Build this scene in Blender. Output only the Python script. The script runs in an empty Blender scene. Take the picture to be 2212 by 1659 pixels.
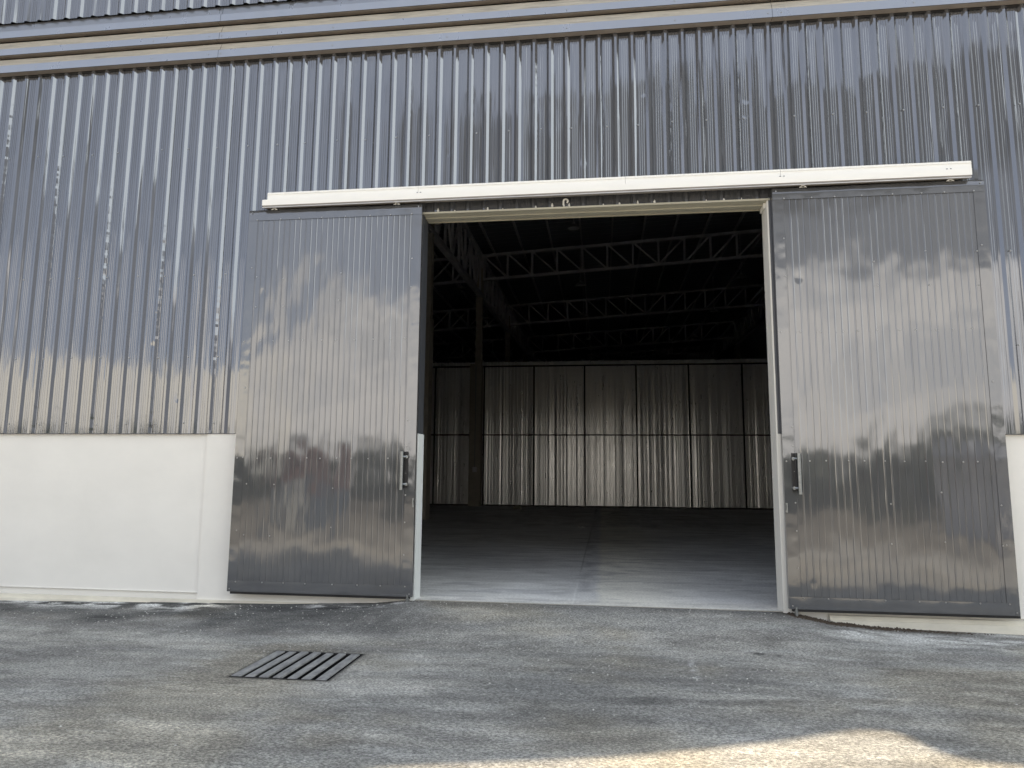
import bpy, math, random
import numpy as np
from mathutils import Matrix, Vector

S = bpy.context.scene
COL = S.collection
random.seed(7)
RNG = np.random.default_rng(11)

# ------------------------------------------------------------------ camera
R2 = Vector((0.99186252, 0.12704791, 0.00821973))
U2 = Vector((0.00848147, -0.13035826, 0.99143068))
BK = Vector((0.12703071, -0.98329322, -0.13037503))
cam_d = bpy.data.cameras.new("camera")
cam = bpy.data.objects.new("camera", cam_d)
COL.objects.link(cam)
m = Matrix.Identity(4)
for i in range(3):
    m[i][0] = R2[i]; m[i][1] = U2[i]; m[i][2] = BK[i]
m.translation = Vector((0, -8, 1.42))
cam.matrix_world = m
cam_d.sensor_width = 36
cam_d.lens = 36 * 1500 / 2212
cam_d.clip_start = 0.05
cam_d.clip_end = 3000
S.camera = cam

# ------------------------------------------------------------------ light
TO_SUN = Vector((0.15, 0.232, 1.0)).normalized()
EL = math.asin(TO_SUN.z)
AZ = math.atan2(TO_SUN.x, TO_SUN.y)
sd = bpy.data.lights.new("sun", 'SUN')
sd.energy = 4.5
sd.angle = math.radians(0.55)
sd.color = (1.0, 0.82, 0.58)
sun = bpy.data.objects.new("sun", sd)
COL.objects.link(sun)
sun.rotation_euler = TO_SUN.to_track_quat('Z', 'Y').to_euler()
sun.location = (5, 5, 40)

W = bpy.data.worlds.new("World")
S.world = W
W.use_nodes = True
nt = W.node_tree
N, L = nt.nodes, nt.links
for n in list(N): N.remove(n)

def wmath(op, a, b=None, c=None, clamp=False):
    n = N.new('ShaderNodeMath'); n.operation = op; n.use_clamp = clamp
    for k, v in enumerate((a, b, c)):
        if v is None: continue
        if isinstance(v, (int, float)): n.inputs[k].default_value = v
        else: L.new(v, n.inputs[k])
    return n.outputs[0]
def wstep(v, lo, hi):
    n = N.new('ShaderNodeMapRange'); n.interpolation_type = 'SMOOTHSTEP'
    L.new(v, n.inputs[0])
    n.inputs[1].default_value = lo; n.inputs[2].default_value = hi
    n.inputs[3].default_value = 0; n.inputs[4].default_value = 1
    return n.outputs[0]
def wnoise(vec, scale, detail, rough, off, sz=2.5):
    mp = N.new('ShaderNodeMapping'); mp.inputs['Location'].default_value = off
    mp.inputs['Scale'].default_value = (1, 1, sz)
    L.new(vec, mp.inputs[0])
    n = N.new('ShaderNodeTexNoise'); n.inputs['Scale'].default_value = scale
    n.inputs['Detail'].default_value = detail; n.inputs['Roughness'].default_value = rough
    L.new(mp.outputs[0], n.inputs['Vector'])
    return n.outputs['Fac']
sky = N.new('ShaderNodeTexSky'); sky.sky_type = 'NISHITA'; sky.sun_disc = False
sky.sun_elevation = EL; sky.sun_rotation = AZ
sky.air_density = 1.0; sky.dust_density = 1.6; sky.ozone_density = 1.0
bg_sky = N.new('ShaderNodeBackground'); bg_sky.inputs[1].default_value = 0.10
L.new(sky.outputs[0], bg_sky.inputs[0])
tc = N.new('ShaderNodeTexCoord')
sep = N.new('ShaderNodeSeparateXYZ'); L.new(tc.outputs['Generated'], sep.inputs[0])
vx, vy, vz = sep.outputs
n1 = wnoise(tc.outputs['Generated'], 2.6, 6, 0.55, (3.1, 1.2, 0.4))
n2 = wnoise(tc.outputs['Generated'], 4.0, 7, 0.6, (7.7, 0.2, 2.1))
n3 = wnoise(tc.outputs['Generated'], 1.7, 5, 0.5, (0.9, 5.2, 1.1), 3.5)
# low warm cloud bank; its top edge wanders with the direction, higher on the right
edge = wmath('MULTIPLY_ADD', wstep(vx, -0.52, -0.36), 0.140, 0.118)
edge = wmath('MULTIPLY_ADD', wmath('SUBTRACT', n1, 0.5), 0.22, edge)
low = wstep(wmath('SUBTRACT', edge, vz), -0.004, 0.006)
# soft darker billows inside the warm bank
bil = wstep(n2, 0.47, 0.62)
# grey cloud layer above it, only towards the middle and the right
gtop = wmath('MULTIPLY_ADD', wmath('SUBTRACT', n2, 0.5), 0.22, 0.485)
grey = wmath('MULTIPLY', wstep(wmath('SUBTRACT', gtop, vz), -0.005, 0.008), wstep(vx, -0.33, -0.08))
# brilliant cloud on the sun's side
br = wmath('MULTIPLY', wstep(vx, 0.52, 0.56), wstep(wmath('MULTIPLY_ADD', wmath('SUBTRACT', vx, 0.55), 0.8, vz), 0.395, 0.42))
veil = wmath('MULTIPLY_ADD', wstep(n3, 0.38, 0.66), 0.25, 0.70)

def bgc(col, s):
    b = N.new('ShaderNodeBackground'); b.inputs[0].default_value = (*col, 1); b.inputs[1].default_value = s
    return b.outputs[0]
def mixs(f, a, b):
    n = N.new('ShaderNodeMixShader'); L.new(f, n.inputs[0]); L.new(a, n.inputs[1]); L.new(b, n.inputs[2])
    return n.outputs[0]
CW = bgc((1.0, 0.93, 0.83), 1.30)
CWD = bgc((0.92, 0.89, 0.84), 1.02)
CG = bgc((0.66, 0.68, 0.71), 0.52)
CB = bgc((0.95, 1.0, 0.99), 1.42)
out = mixs(veil, bg_sky.outputs[0], bgc((0.86, 0.92, 1.03), 0.72))
out = mixs(grey, out, CG)
out = mixs(wmath('MULTIPLY', grey, wstep(vz, 0.33, 0.37)), out, bgc((0.70, 0.71, 0.70), 0.22))
out = mixs(low, out, mixs(wstep(wmath('MULTIPLY', vx, -1.0), 0.40, 0.52), mixs(bil, CW, CWD), bgc((1.0, 0.89, 0.70), 1.45)))
dim = wmath('MULTIPLY', wstep(vx, 0.52, 0.57), wmath('SUBTRACT', 1.0, wstep(wmath('MULTIPLY_ADD', wmath('SUBTRACT', vx, 0.55), 0.8, vz), 0.365, 0.39)))
out = mixs(dim, out, bgc((0.72, 0.72, 0.74), 0.42))
out = mixs(br, out, CB)
wo = N.new('ShaderNodeOutputWorld'); L.new(out, wo.inputs[0])

S.view_settings.view_transform = 'Standard'
S.view_settings.look = 'None'
S.view_settings.gamma = 1
S.view_settings.use_curve_mapping = False
S.view_settings.exposure = 1.0
S.cycles.max_bounces = 10
S.cycles.diffuse_bounces = 6
S.cycles.glossy_bounces = 6
S.cycles.sample_clamp_indirect = 6

# ------------------------------------------------------------------ numpy noise
def _vn(x, y, seed):
    xi = np.floor(x).astype(np.int64); yi = np.floor(y).astype(np.int64)
    fx = x - xi; fy = y - yi
    fx = fx * fx * (3 - 2 * fx); fy = fy * fy * (3 - 2 * fy)
    def h(a, b):
        v = (a * 374761393 + b * 668265263 + seed * 1442695041) & 0xFFFFFFFF
        v = ((v ^ (v >> 13)) * 1274126177) & 0xFFFFFFFF
        v = v ^ (v >> 16)
        return (v & 0xFFFF) / 65535.0
    return (h(xi, yi) * (1 - fx) + h(xi + 1, yi) * fx) * (1 - fy) + (h(xi, yi + 1) * (1 - fx) + h(xi + 1, yi + 1) * fx) * fy
def fbm(x, y, seed=1, octv=5, gain=0.5):
    a = 1; s = 0; t = 0
    for o in range(octv):
        s = s + a * _vn(x * 2 ** o + o * 17.3, y * 2 ** o - o * 9.1, seed + o); t += a; a *= gain
    return s / t
def sst(v, lo, hi):
    t = np.clip((v - lo) / (hi - lo), 0, 1)
    return t * t * (3 - 2 * t)

# ------------------------------------------------------------------ materials
def mat(name):
    m_ = bpy.data.materials.new(name); m_.use_nodes = True
    t = m_.node_tree; p = t.nodes['Principled BSDF']
    return m_, t, p
def mp(t, scale=(1, 1, 1), coord='Object'):
    c = t.nodes.new('ShaderNodeTexCoord'); q = t.nodes.new('ShaderNodeMapping')
    q.inputs['Scale'].default_value = scale
    t.links.new(c.outputs[coord], q.inputs[0]); return q.outputs[0]
def noise(t, vec, scale=1, detail=4, rough=0.5):
    n = t.nodes.new('ShaderNodeTexNoise'); n.inputs['Scale'].default_value = scale
    n.inputs['Detail'].default_value = detail; n.inputs['Roughness'].default_value = rough
    t.links.new(vec, n.inputs['Vector']); return n.outputs['Fac']
def ramp(t, f, stops):
    n = t.nodes.new('ShaderNodeValToRGB'); e = n.color_ramp.elements
    while len(e) < len(stops): e.new(0.5)
    for k, (pos, c) in enumerate(stops): e[k].position = pos; e[k].color = (*c, 1) if len(c) == 3 else c
    t.links.new(f, n.inputs[0]); return n.outputs[0]
def mth(t, op, a, b):
    n = t.nodes.new('ShaderNodeMath'); n.operation = op
    for k, v in enumerate((a, b)):
        if isinstance(v, (int, float)): n.inputs[k].default_value = v
        else: t.links.new(v, n.inputs[k])
    return n.outputs[0]
def bump(t, h, dist, strength=1.0, prev=None):
    n = t.nodes.new('ShaderNodeBump'); n.inputs['Distance'].default_value = dist; n.inputs['Strength'].default_value = strength
    t.links.new(h, n.inputs['Height'])
    if prev is not None: t.links.new(prev, n.inputs['Normal'])
    return n.outputs[0]

def sheet_metal(name, base, metallic, rough, wav, streak, fine=0.0, bigs=(1.4, 1, 0.5), dust=(0.5, 0.47, 0.42), dustamt=0.08, dents=0.0, mid=0.0):
    m_, t, p = mat(name)
    # slow waviness of thin sheet, narrow vertical unevenness, dust film
    a = noise(t, mp(t, bigs), 1.6, 2, 0.45)
    b = noise(t, mp(t, (34, 1, 0.55)), 1.0, 2, 0.5)
    nb = bump(t, a, wav, 1.0)
    if streak: nb = bump(t, b, streak, 1.0, nb)
    if fine:
        c = noise(t, mp(t, (9, 9, 5)), 1.0, 3, 0.5); nb = bump(t, c, fine, 1.0, nb)
    if mid: nb = bump(t, noise(t, mp(t, (3.2, 1, 0.95)), 1.0, 2, 0.5), mid, 1.0, nb)
    if dents:
        vo = t.nodes.new('ShaderNodeTexVoronoi'); vo.inputs['Scale'].default_value = 1.9
        t.links.new(mp(t, (1, 0.2, 0.75)), vo.inputs['Vector'])
        mr = t.nodes.new('ShaderNodeMapRange'); mr.interpolation_type = 'SMOOTHERSTEP'
        mr.inputs[1].default_value = 0.0; mr.inputs[2].default_value = 0.13
        t.links.new(vo.outputs['Distance'], mr.inputs[0]); dn = mr.outputs[0]
        nb = bump(t, dn, dents, 1.0, nb)
    t.links.new(nb, p.inputs['Normal'])
    d = noise(t, mp(t, (5, 5, 0.8)), 1.5, 6, 0.65)
    mx = t.nodes.new('ShaderNodeMix'); mx.data_type = 'RGBA'
    mx.inputs[6].default_value = (*base, 1); mx.inputs[7].default_value = (*dust, 1)
    t.links.new(mth(t, 'MULTIPLY', ramp(t, d, [(0.35, (0, 0, 0)), (0.8, (1, 1, 1))]), dustamt), mx.inputs[0])
    t.links.new(mx.outputs[2], p.inputs['Base Color'])
    r = noise(t, mp(t, (3, 3, 1.2)), 2.0, 5, 0.6)
    rr = t.nodes.new('ShaderNodeMapRange'); rr.inputs[3].default_value = rough * 0.6; rr.inputs[4].default_value = rough * 1.5
    t.links.new(r, rr.inputs[0]); t.links.new(rr.outputs[0], p.inputs['Roughness'])
    p.inputs['Metallic'].default_value = metallic
    return m_
M = {}
M['cladding'] = sheet_metal('grey_sheet', (0.186, 0.196, 0.220), 0.68, 0.045, 0.010, 0.0018, mid=0.0036, dents=0.0022)
M['door_sheet'] = sheet_metal('door_sheet', (0.185, 0.190, 0.203), 0.62, 0.075, 0.016, 0.0004, mid=0.0012, bigs=(1.1, 1, 0.7), dents=0.0022)
M['flashing'] = sheet_metal('flashing_sheet', (0.18, 0.186, 0.20), 0.62, 0.08, 0.010, 0, 0.0012, bigs=(1.5, 1, 1.5))
M['trim'] = sheet_metal('trim_sheet', (0.30, 0.325, 0.375), 0.65, 0.30, 0.003, 0, 0.0006, bigs=(0.5, 1, 1))
M['dark_flashing'] = sheet_metal('dark_flashing', (0.09, 0.097, 0.115), 0.4, 0.35, 0.003, 0)
M['partition'] = sheet_metal('partition_sheet', (0.95, 0.94, 0.92), 0.74, 0.30, 0.0001, 0.0, bigs=(3, 1, 0.3), dustamt=0.0)

def simple(name, c, rough=0.6, metallic=0.0, var=0.12, sc=(2, 2, 2), bmp=0.0, bs=40, det=5):
    m_, t, p = mat(name)
    f = noise(t, mp(t, sc), 1.5, det, 0.6)
    lo = tuple(max(0, v * (1 - var)) for v in c); hi = tuple(min(1, v * (1 + var)) for v in c)
    t.links.new(ramp(t, f, [(0.3, lo), (0.7, hi)]), p.inputs['Base Color'])
    p.inputs['Roughness'].default_value = rough; p.inputs['Metallic'].default_value = metallic
    if bmp: t.links.new(bump(t, noise(t, mp(t), bs, 4, 0.6), bmp), p.inputs['Normal'])
    return m_
M['plaster'] = simple('white_plaster', (0.80, 0.785, 0.745), 0.75, 0, 0.035, (0.7, 0.7, 1.1), 0.0015, 12)
M['ledge'] = simple('cream_plaster', (0.72, 0.69, 0.60), 0.8, 0, 0.09, (3, 3, 8), 0.003, 20)
M['track'] = simple('white_track_paint', (0.86, 0.86, 0.84), 0.45, 0, 0.02, (2, 2, 6))
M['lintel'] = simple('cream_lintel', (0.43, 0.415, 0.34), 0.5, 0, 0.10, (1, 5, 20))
M['jamb'] = simple('pale_jamb', (0.74, 0.73, 0.69), 0.6, 0, 0.05, (8, 8, 1.2))
M['jamb_blue'] = simple('cool_white_jamb', (0.76, 0.79, 0.79), 0.55, 0, 0.04, (8, 8, 1.2))
M['black'] = simple('black_steel', (0.02, 0.02, 0.022), 0.5, 0.2, 0.2)
M['galv'] = simple('galvanised_steel', (0.27, 0.285, 0.29), 0.38, 0.9, 0.15, (20, 20, 20))
M['zinc'] = simple('zinc_screw', (0.36, 0.37, 0.38), 0.3, 0.9, 0.1)
M['steel'] = simple('grey_primer_steel', (0.64, 0.64, 0.66), 0.55, 0.1, 0.12)
M['roofin'] = simple('roof_sheet', (0.32, 0.34, 0.39), 0.5, 0.3, 0.1)
M['column'] = simple('concrete_column', (0.42, 0.39, 0.33), 0.8, 0, 0.1, (3, 3, 3), 0.002)
M['shell'] = simple('shell_sheet', (0.8, 0.8, 0.8), 0.5, 0.3, 0.1)
M['lamp'] = simple('lamp_housing', (0.35, 0.36, 0.38), 0.35, 0.6, 0.1)
M['lens'] = simple('lamp_lens', (0.75, 0.76, 0.78), 0.2, 0, 0.02)
M['white'] = simple('white_scrap', (0.8, 0.8, 0.78), 0.7, 0, 0.05)
M['girt'] = simple('black_girt', (0.012, 0.012, 0.013), 0.6, 0, 0.1)

# dusty slope of the trims
m_, t, p = mat('dusty_trim')
f = noise(t, mp(t, (2.2, 2.2, 30)), 1.2, 7, 0.72)
t.links.new(ramp(t, f, [(0.30, (0.22, 0.21, 0.195)), (0.47, (0.37, 0.345, 0.295)), (0.72, (0.50, 0.465, 0.40))]), p.inputs['Base Color'])
p.inputs['Roughness'].default_value = 0.55
t.links.new(bump(t, noise(t, mp(t, (20, 20, 60)), 1, 5, 0.7), 0.004), p.inputs['Normal'])
M['dusty'] = m_

# drain grate
m_, t, p = mat('grate_iron')
f = noise(t, mp(t, (9, 4, 4)), 1.5, 7, 0.7)
t.links.new(ramp(t, f, [(0.3, (0.15, 0.15, 0.155)), (0.5, (0.29, 0.295, 0.30)), (0.72, (0.46, 0.46, 0.45))]), p.inputs['Base Color'])
p.inputs['Roughness'].default_value = 0.55; p.inputs['Metallic'].default_value = 0.2
t.links.new(bump(t, noise(t, mp(t), 60, 5, 0.7), 0.003), p.inputs['Normal'])
M['grate'] = m_

def mineral(name, grain, dark, light, spk=0.5, bmp=0.006, rough=0.9, stretch=(1, 1, 1), det=3):
    """asphalt / concrete: wear attribute x grain"""
    m_, t, p = mat(name)
    at = t.nodes.new('ShaderNodeAttribute'); at.attribute_name = 'wear'
    g1 = noise(t, mp(t, stretch), grain, det, 0.8)
    vo = t.nodes.new('ShaderNodeTexVoronoi'); vo.inputs['Scale'].default_value = 90
    t.links.new(mp(t, stretch), vo.inputs['Vector'])
    k = t.nodes.new('ShaderNodeMix'); k.data_type = 'RGBA'; k.blend_type = 'MULTIPLY'; k.inputs[0].default_value = 1
    t.links.new(at.outputs['Color'], k.inputs[6])
    t.links.new(ramp(t, g1, [(0.30, (dark,) * 3), (0.50, (1, 1, 1)), (0.70, (light,) * 3)]), k.inputs[7])
    k2 = t.nodes.new('ShaderNodeMix'); k2.data_type = 'RGBA'; k2.blend_type = 'MIX'
    sep_ = t.nodes.new('ShaderNodeSeparateColor'); t.links.new(vo.outputs['Color'], sep_.inputs[0])
    s_ = ramp(t, sep_.outputs[0], [(0.90, (0, 0, 0)), (0.97, (1, 1, 1))])
    t.links.new(mth(t, 'MULTIPLY', s_, spk), k2.inputs[0])
    t.links.new(k.outputs[2], k2.inputs[6]); 
    sc2 = t.nodes.new('ShaderNodeMix'); sc2.data_type = 'RGBA'; sc2.blend_type = 'MULTIPLY'; sc2.inputs[0].default_value = 1
    t.links.new(at.outputs['Color'], sc2.inputs[6]); sc2.inputs[7].default_value = (2.1, 2.1, 2.05, 1)
    t.links.new(sc2.outputs[2], k2.inputs[7])
    t.links.new(k2.outputs[2], p.inputs['Base Color'])
    p.inputs['Roughness'].default_value = rough
    nb = bump(t, g1, bmp); nb = bump(t, vo.outputs['Distance'], bmp * 0.8, 0.6, nb)
    t.links.new(nb, p.inputs['Normal'])
    return m_
M['asphalt'] = mineral('worn_asphalt', 80, 0.10, 2.5, 0.55, 0.016, stretch=(0.62, 1, 1), det=6)
M['soffit'] = simple('brown_grey_soffit', (0.34, 0.30, 0.27), 0.45, 0.2, 0.15)
M['slot'] = simple('shaded_rail', (0.30, 0.28, 0.26), 0.6)
M['concrete'] = mineral('dusty_concrete', 30, 0.80, 1.2, 0.15, 0.003, 0.75)

# ------------------------------------------------------------------ mesh helpers
class MB:
    def __init__(s): s.v = []; s.f = []; s.mi = []; s.m = 0
    def add(s, vs, fs):
        o = len(s.v); s.v += [tuple(v) for v in vs]; s.f += [tuple(i + o for i in f) for f in fs]; s.mi += [s.m] * len(fs)
    def box(s, x0, x1, y0, y1, z0, z1):
        s.add([(x0, y0, z0), (x1, y0, z0), (x1, y1, z0), (x0, y1, z0), (x0, y0, z1), (x1, y0, z1), (x1, y1, z1), (x0, y1, z1)],
              [(0, 3, 2, 1), (4, 5, 6, 7), (0, 1, 5, 4), (1, 2, 6, 5), (2, 3, 7, 6), (3, 0, 4, 7)])
    def beam(s, a, b, w, h=None, up=(0, 0, 1)):
        h = h or w; a = Vector(a); b = Vector(b); d = (b - a).normalized(); u = Vector(up)
        if abs(d.dot(u)) > 0.98: u = Vector((0, 1, 0))
        r = d.cross(u).normalized(); u = r.cross(d).normalized(); vs = []
        for p_ in (a, b):
            for sx, sy in ((-1, -1), (1, -1), (1, 1), (-1, 1)): vs.append(p_ + r * (sx * w / 2) + u * (sy * h / 2))
        s.add(vs, [(0, 1, 2, 3), (7, 6, 5, 4), (0, 4, 5, 1), (1, 5, 6, 2), (2, 6, 7, 3), (3, 7, 4, 0)])
    def cyl(s, a, b, r0, r1=None, n=12, cap=True):
        r1 = r0 if r1 is None else r1; a = Vector(a); b = Vector(b); d = (b - a).normalized()
        u = Vector((0, 0, 1)) if abs(d.z) < 0.9 else Vector((1, 0, 0))
        p_ = d.cross(u).normalized(); q = d.cross(p_)
        vs = []
        for c, r in ((a, r0), (b, r1)):
            for i in range(n):
                t_ = 2 * math.pi * i / n; vs.append(c + p_ * (r * math.cos(t_)) + q * (r * math.sin(t_)))
        fs = [(i, (i + 1) % n, n + (i + 1) % n, n + i) for i in range(n)]
        if cap: fs += [tuple(range(n - 1, -1, -1)), tuple(range(n, 2 * n))]
        s.add(vs, fs)
    def lathe(s, prof, n=20, c=(0, 0, 0)):
        vs = []
        for r, z in prof:
            for i in range(n):
                t_ = 2 * math.pi * i / n; vs.append((c[0] + r * math.cos(t_), c[1] + r * math.sin(t_), c[2] + z))
        fs = []
        for k in range(len(prof) - 1):
            for i in range(n): fs.append((k * n + i, k * n + (i + 1) % n, (k + 1) * n + (i + 1) % n, (k + 1) * n + i))
        s.add(vs, fs)
    def build(s, name, mats, parent=None, loc=(0, 0, 0), smooth=False):
        me = bpy.data.meshes.new(name); me.from_pydata(s.v, [], s.f); me.update()
        for mm in (mats if isinstance(mats, (list, tuple)) else [mats]): me.materials.append(mm)
        if isinstance(mats, (list, tuple)): me.polygons.foreach_set('material_index', s.mi)
        if smooth: me.polygons.foreach_set('use_smooth', [True] * len(me.polygons))
        o = bpy.data.objects.new(name, me); COL.objects.link(o); o.location = loc
        if parent: o.parent = parent
        return o
def empty(name, loc=(0, 0, 0)):
    o = bpy.data.objects.new(name, None); o.location = loc; o.empty_display_size = 0.3; COL.objects.link(o); return o
def tag(o, label=None, cat=None, group=None, kind=None):
    if label: o['label'] = label
    if cat: o['category'] = cat
    if group: o['group'] = group
    if kind: o['kind'] = kind
    return o
def copy_part(o, parent, loc=None):
    c = o.copy(); COL.objects.link(c); c.parent = parent
    if loc is not None: c.location = loc
    return c

# corrugated sheet: list of x,y profile points, extruded between z0(x) and z1
RP = 0.2; PH = -4.19
def rib_profile(x0, x1, amp=0.026, pitch=RP, phase=PH, micro=0.0016):
    pts = []
    k0 = int(math.floor((x0 - phase) / pitch)) - 1; k1 = int(math.ceil((x1 - phase) / pitch)) + 1
    for k in range(k0, k1):
        c = phase + k * pitch
        j = 0.0012 * math.sin(k * 12.9) ; tl = 0.0022 * math.sin(k * 7.7 + 1)
        pts += [(c - 0.044, tl), (c - 0.014 + j, -amp), (c + 0.014 + j, -amp), (c + 0.044, -tl)]
        for u in (0.075, 0.100, 0.125):
            pts += [(c + u - 0.006, 0.0), (c + u - 0.002, -micro), (c + u + 0.002, -micro), (c + u + 0.006, 0.0)]
    out_ = []
    for i, (x, y) in enumerate(pts):
        if x0 <= x <= x1: out_.append((x, y))
    def yat(x):
        for i in range(len(pts) - 1):
            if pts[i][0] <= x <= pts[i + 1][0]:
                f_ = (x - pts[i][0]) / max(1e-9, pts[i + 1][0] - pts[i][0]); return pts[i][1] + f_ * (pts[i + 1][1] - pts[i][1])
        return 0
    if not out_ or out_[0][0] > x0 + 1e-4: out_.insert(0, (x0, yat(x0)))
    if out_[-1][0] < x1 - 1e-4: out_.append((x1, yat(x1)))
    return out_
def corr(mb, x0, x1, z0, z1, Y=0.0, **k):
    pr = rib_profile(x0, x1, **k)
    n = len(pr); vs = []
    for z in (z0, z1):
        for (x, y) in pr: vs.append((x, Y + y, z))
    mb.add(vs, [(i, i + 1, n + i + 1, n + i) for i in range(n - 1)])

# ------------------------------------------------------------------ screw prototype mesh
sm = MB()
sm.lathe([(0.0, -0.009), (0.0045, -0.009), (0.0055, -0.007), (0.0055, -0.003), (0.010, -0.0025), (0.011, 0.0)], 8)
SV = [(x, z, y) for (x, y, z) in sm.v]; sm.v = SV
screw_mesh = None
def screw(parent, x, y, z, s=1.0):
    global screw_mesh
    if screw_mesh is None:
        o = sm.build('screw', M['zinc'], parent, (x, y, z)); screw_mesh = o.data
    else:
        o = bpy.data.objects.new('screw', screw_mesh); COL.objects.link(o); o.parent = parent; o.location = (x, y, z)
    o.scale = (s, s, s); return o

# ================================================================== GROUND
OX0, OX1 = -2.135, 1.915           # opening
GX0, GX1, GY0, GY1 = -2.95, -2.13, -2.56, -1.74   # drain hole
def axis(lo, hi, step, far, extra):
    a = list(np.arange(lo, hi + 1e-6, step)); d = step; x = hi
    while x < far: d *= 1.25; x += d; a.append(x)
    d = step; x = lo
    while x > -far: d *= 1.25; x -= d; a.append(x)
    a = [v for v in a if all(abs(v - e) > step * 0.45 for e in extra)] + list(extra)
    return np.array(sorted(a))
def yaxis(lo, hi, step, far, extra):
    a = list(np.arange(lo, hi + 1e-6, step)); d = step; x = lo
    while x > -far: d *= 1.25; x -= d; a.append(x)
    a.append(0.6); a.append(70); a.append(200); a.append(400)
    a = [v for v in a if all(abs(v - e) > step * 0.45 for e in extra)] + list(extra)
    return np.array(sorted(a))
def ground_z(x, y):
    base = np.interp(x, [-8, -7.4, -5.5, -3.76, -2.6, -2.2, 0, 1.9, 2.15, 2.36, 2.87, 4.3, 6], [-.17, -.158, -.122, -.092, -.050, -.005, -.003, -.005, -.05, -.092, -.127, -.151, -.17])
    tt = sst(-y, 0.0, 1.5)
    z = base * (1 - tt) + (-0.17) * tt
    z = z + 0.012 * (fbm(x * 0.9, y * 0.9, 5, 3) - 0.5) * sst(-y, 0.1, 0.8)
    z = z - 0.02 * np.exp(-(((x + 2.54) / 0.8) ** 2 + ((y + 2.15) / 0.8) ** 2))
    z = np.where(y > 0.1, -0.3, z)
    return z
def grid(name, xs, ys, zf, colf, mt, hole=None):
    X, Y = np.meshgrid(xs, ys); Z = zf(X, Y)
    co = np.stack([X, Y, Z], -1).reshape(-1, 3)
    nx, ny = len(xs), len(ys)
    i = np.arange(nx - 1)[None, :] + nx * np.arange(ny - 1)[:, None]
    if hole:
        cx = (X[:-1, :-1] + X[1:, 1:]) / 2; cy = (Y[:-1, :-1] + Y[1:, 1:]) / 2
        keep = ~((cx > hole[0]) & (cx < hole[1]) & (cy > hole[2]) & (cy < hole[3]))
        i = i[keep]
    i = i.reshape(-1)
    q = np.stack([i, i + 1, i + nx + 1, i + nx], -1)
    me = bpy.data.meshes.new(name); me.vertices.add(len(co)); me.vertices.foreach_set('co', co.reshape(-1))
    me.loops.add(q.size); me.loops.foreach_set('vertex_index', q.reshape(-1).astype(np.int32))
    me.polygons.add(len(q)); me.polygons.foreach_set('loop_start', (np.arange(len(q)) * 4).astype(np.int32))
    me.polygons.foreach_set('use_smooth', np.ones(len(q), bool))
    me.update(calc_edges=True)
    c = colf(X, Y).reshape(-1, 3); ca = np.ones((len(co), 4)); ca[:, :3] = c
    at = me.color_attributes.new('wear', 'FLOAT_COLOR', 'POINT'); at.data.foreach_set('color', ca.reshape(-1).astype(np.float32))
    me.materials.append(mt)
    o = bpy.data.objects.new(name, me); COL.objects.link(o); return o
def seg(X, Y, a, b, w):
    ax, ay = a; bx, by = b; dx, dy = bx - ax, by - ay; l2 = dx * dx + dy * dy
    t_ = np.clip(((X - ax) * dx + (Y - ay) * dy) / l2, 0, 1)
    d = np.hypot(X - ax - t_ * dx, Y - ay - t_ * dy)
    return np.exp(-(d / w) ** 2)
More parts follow.
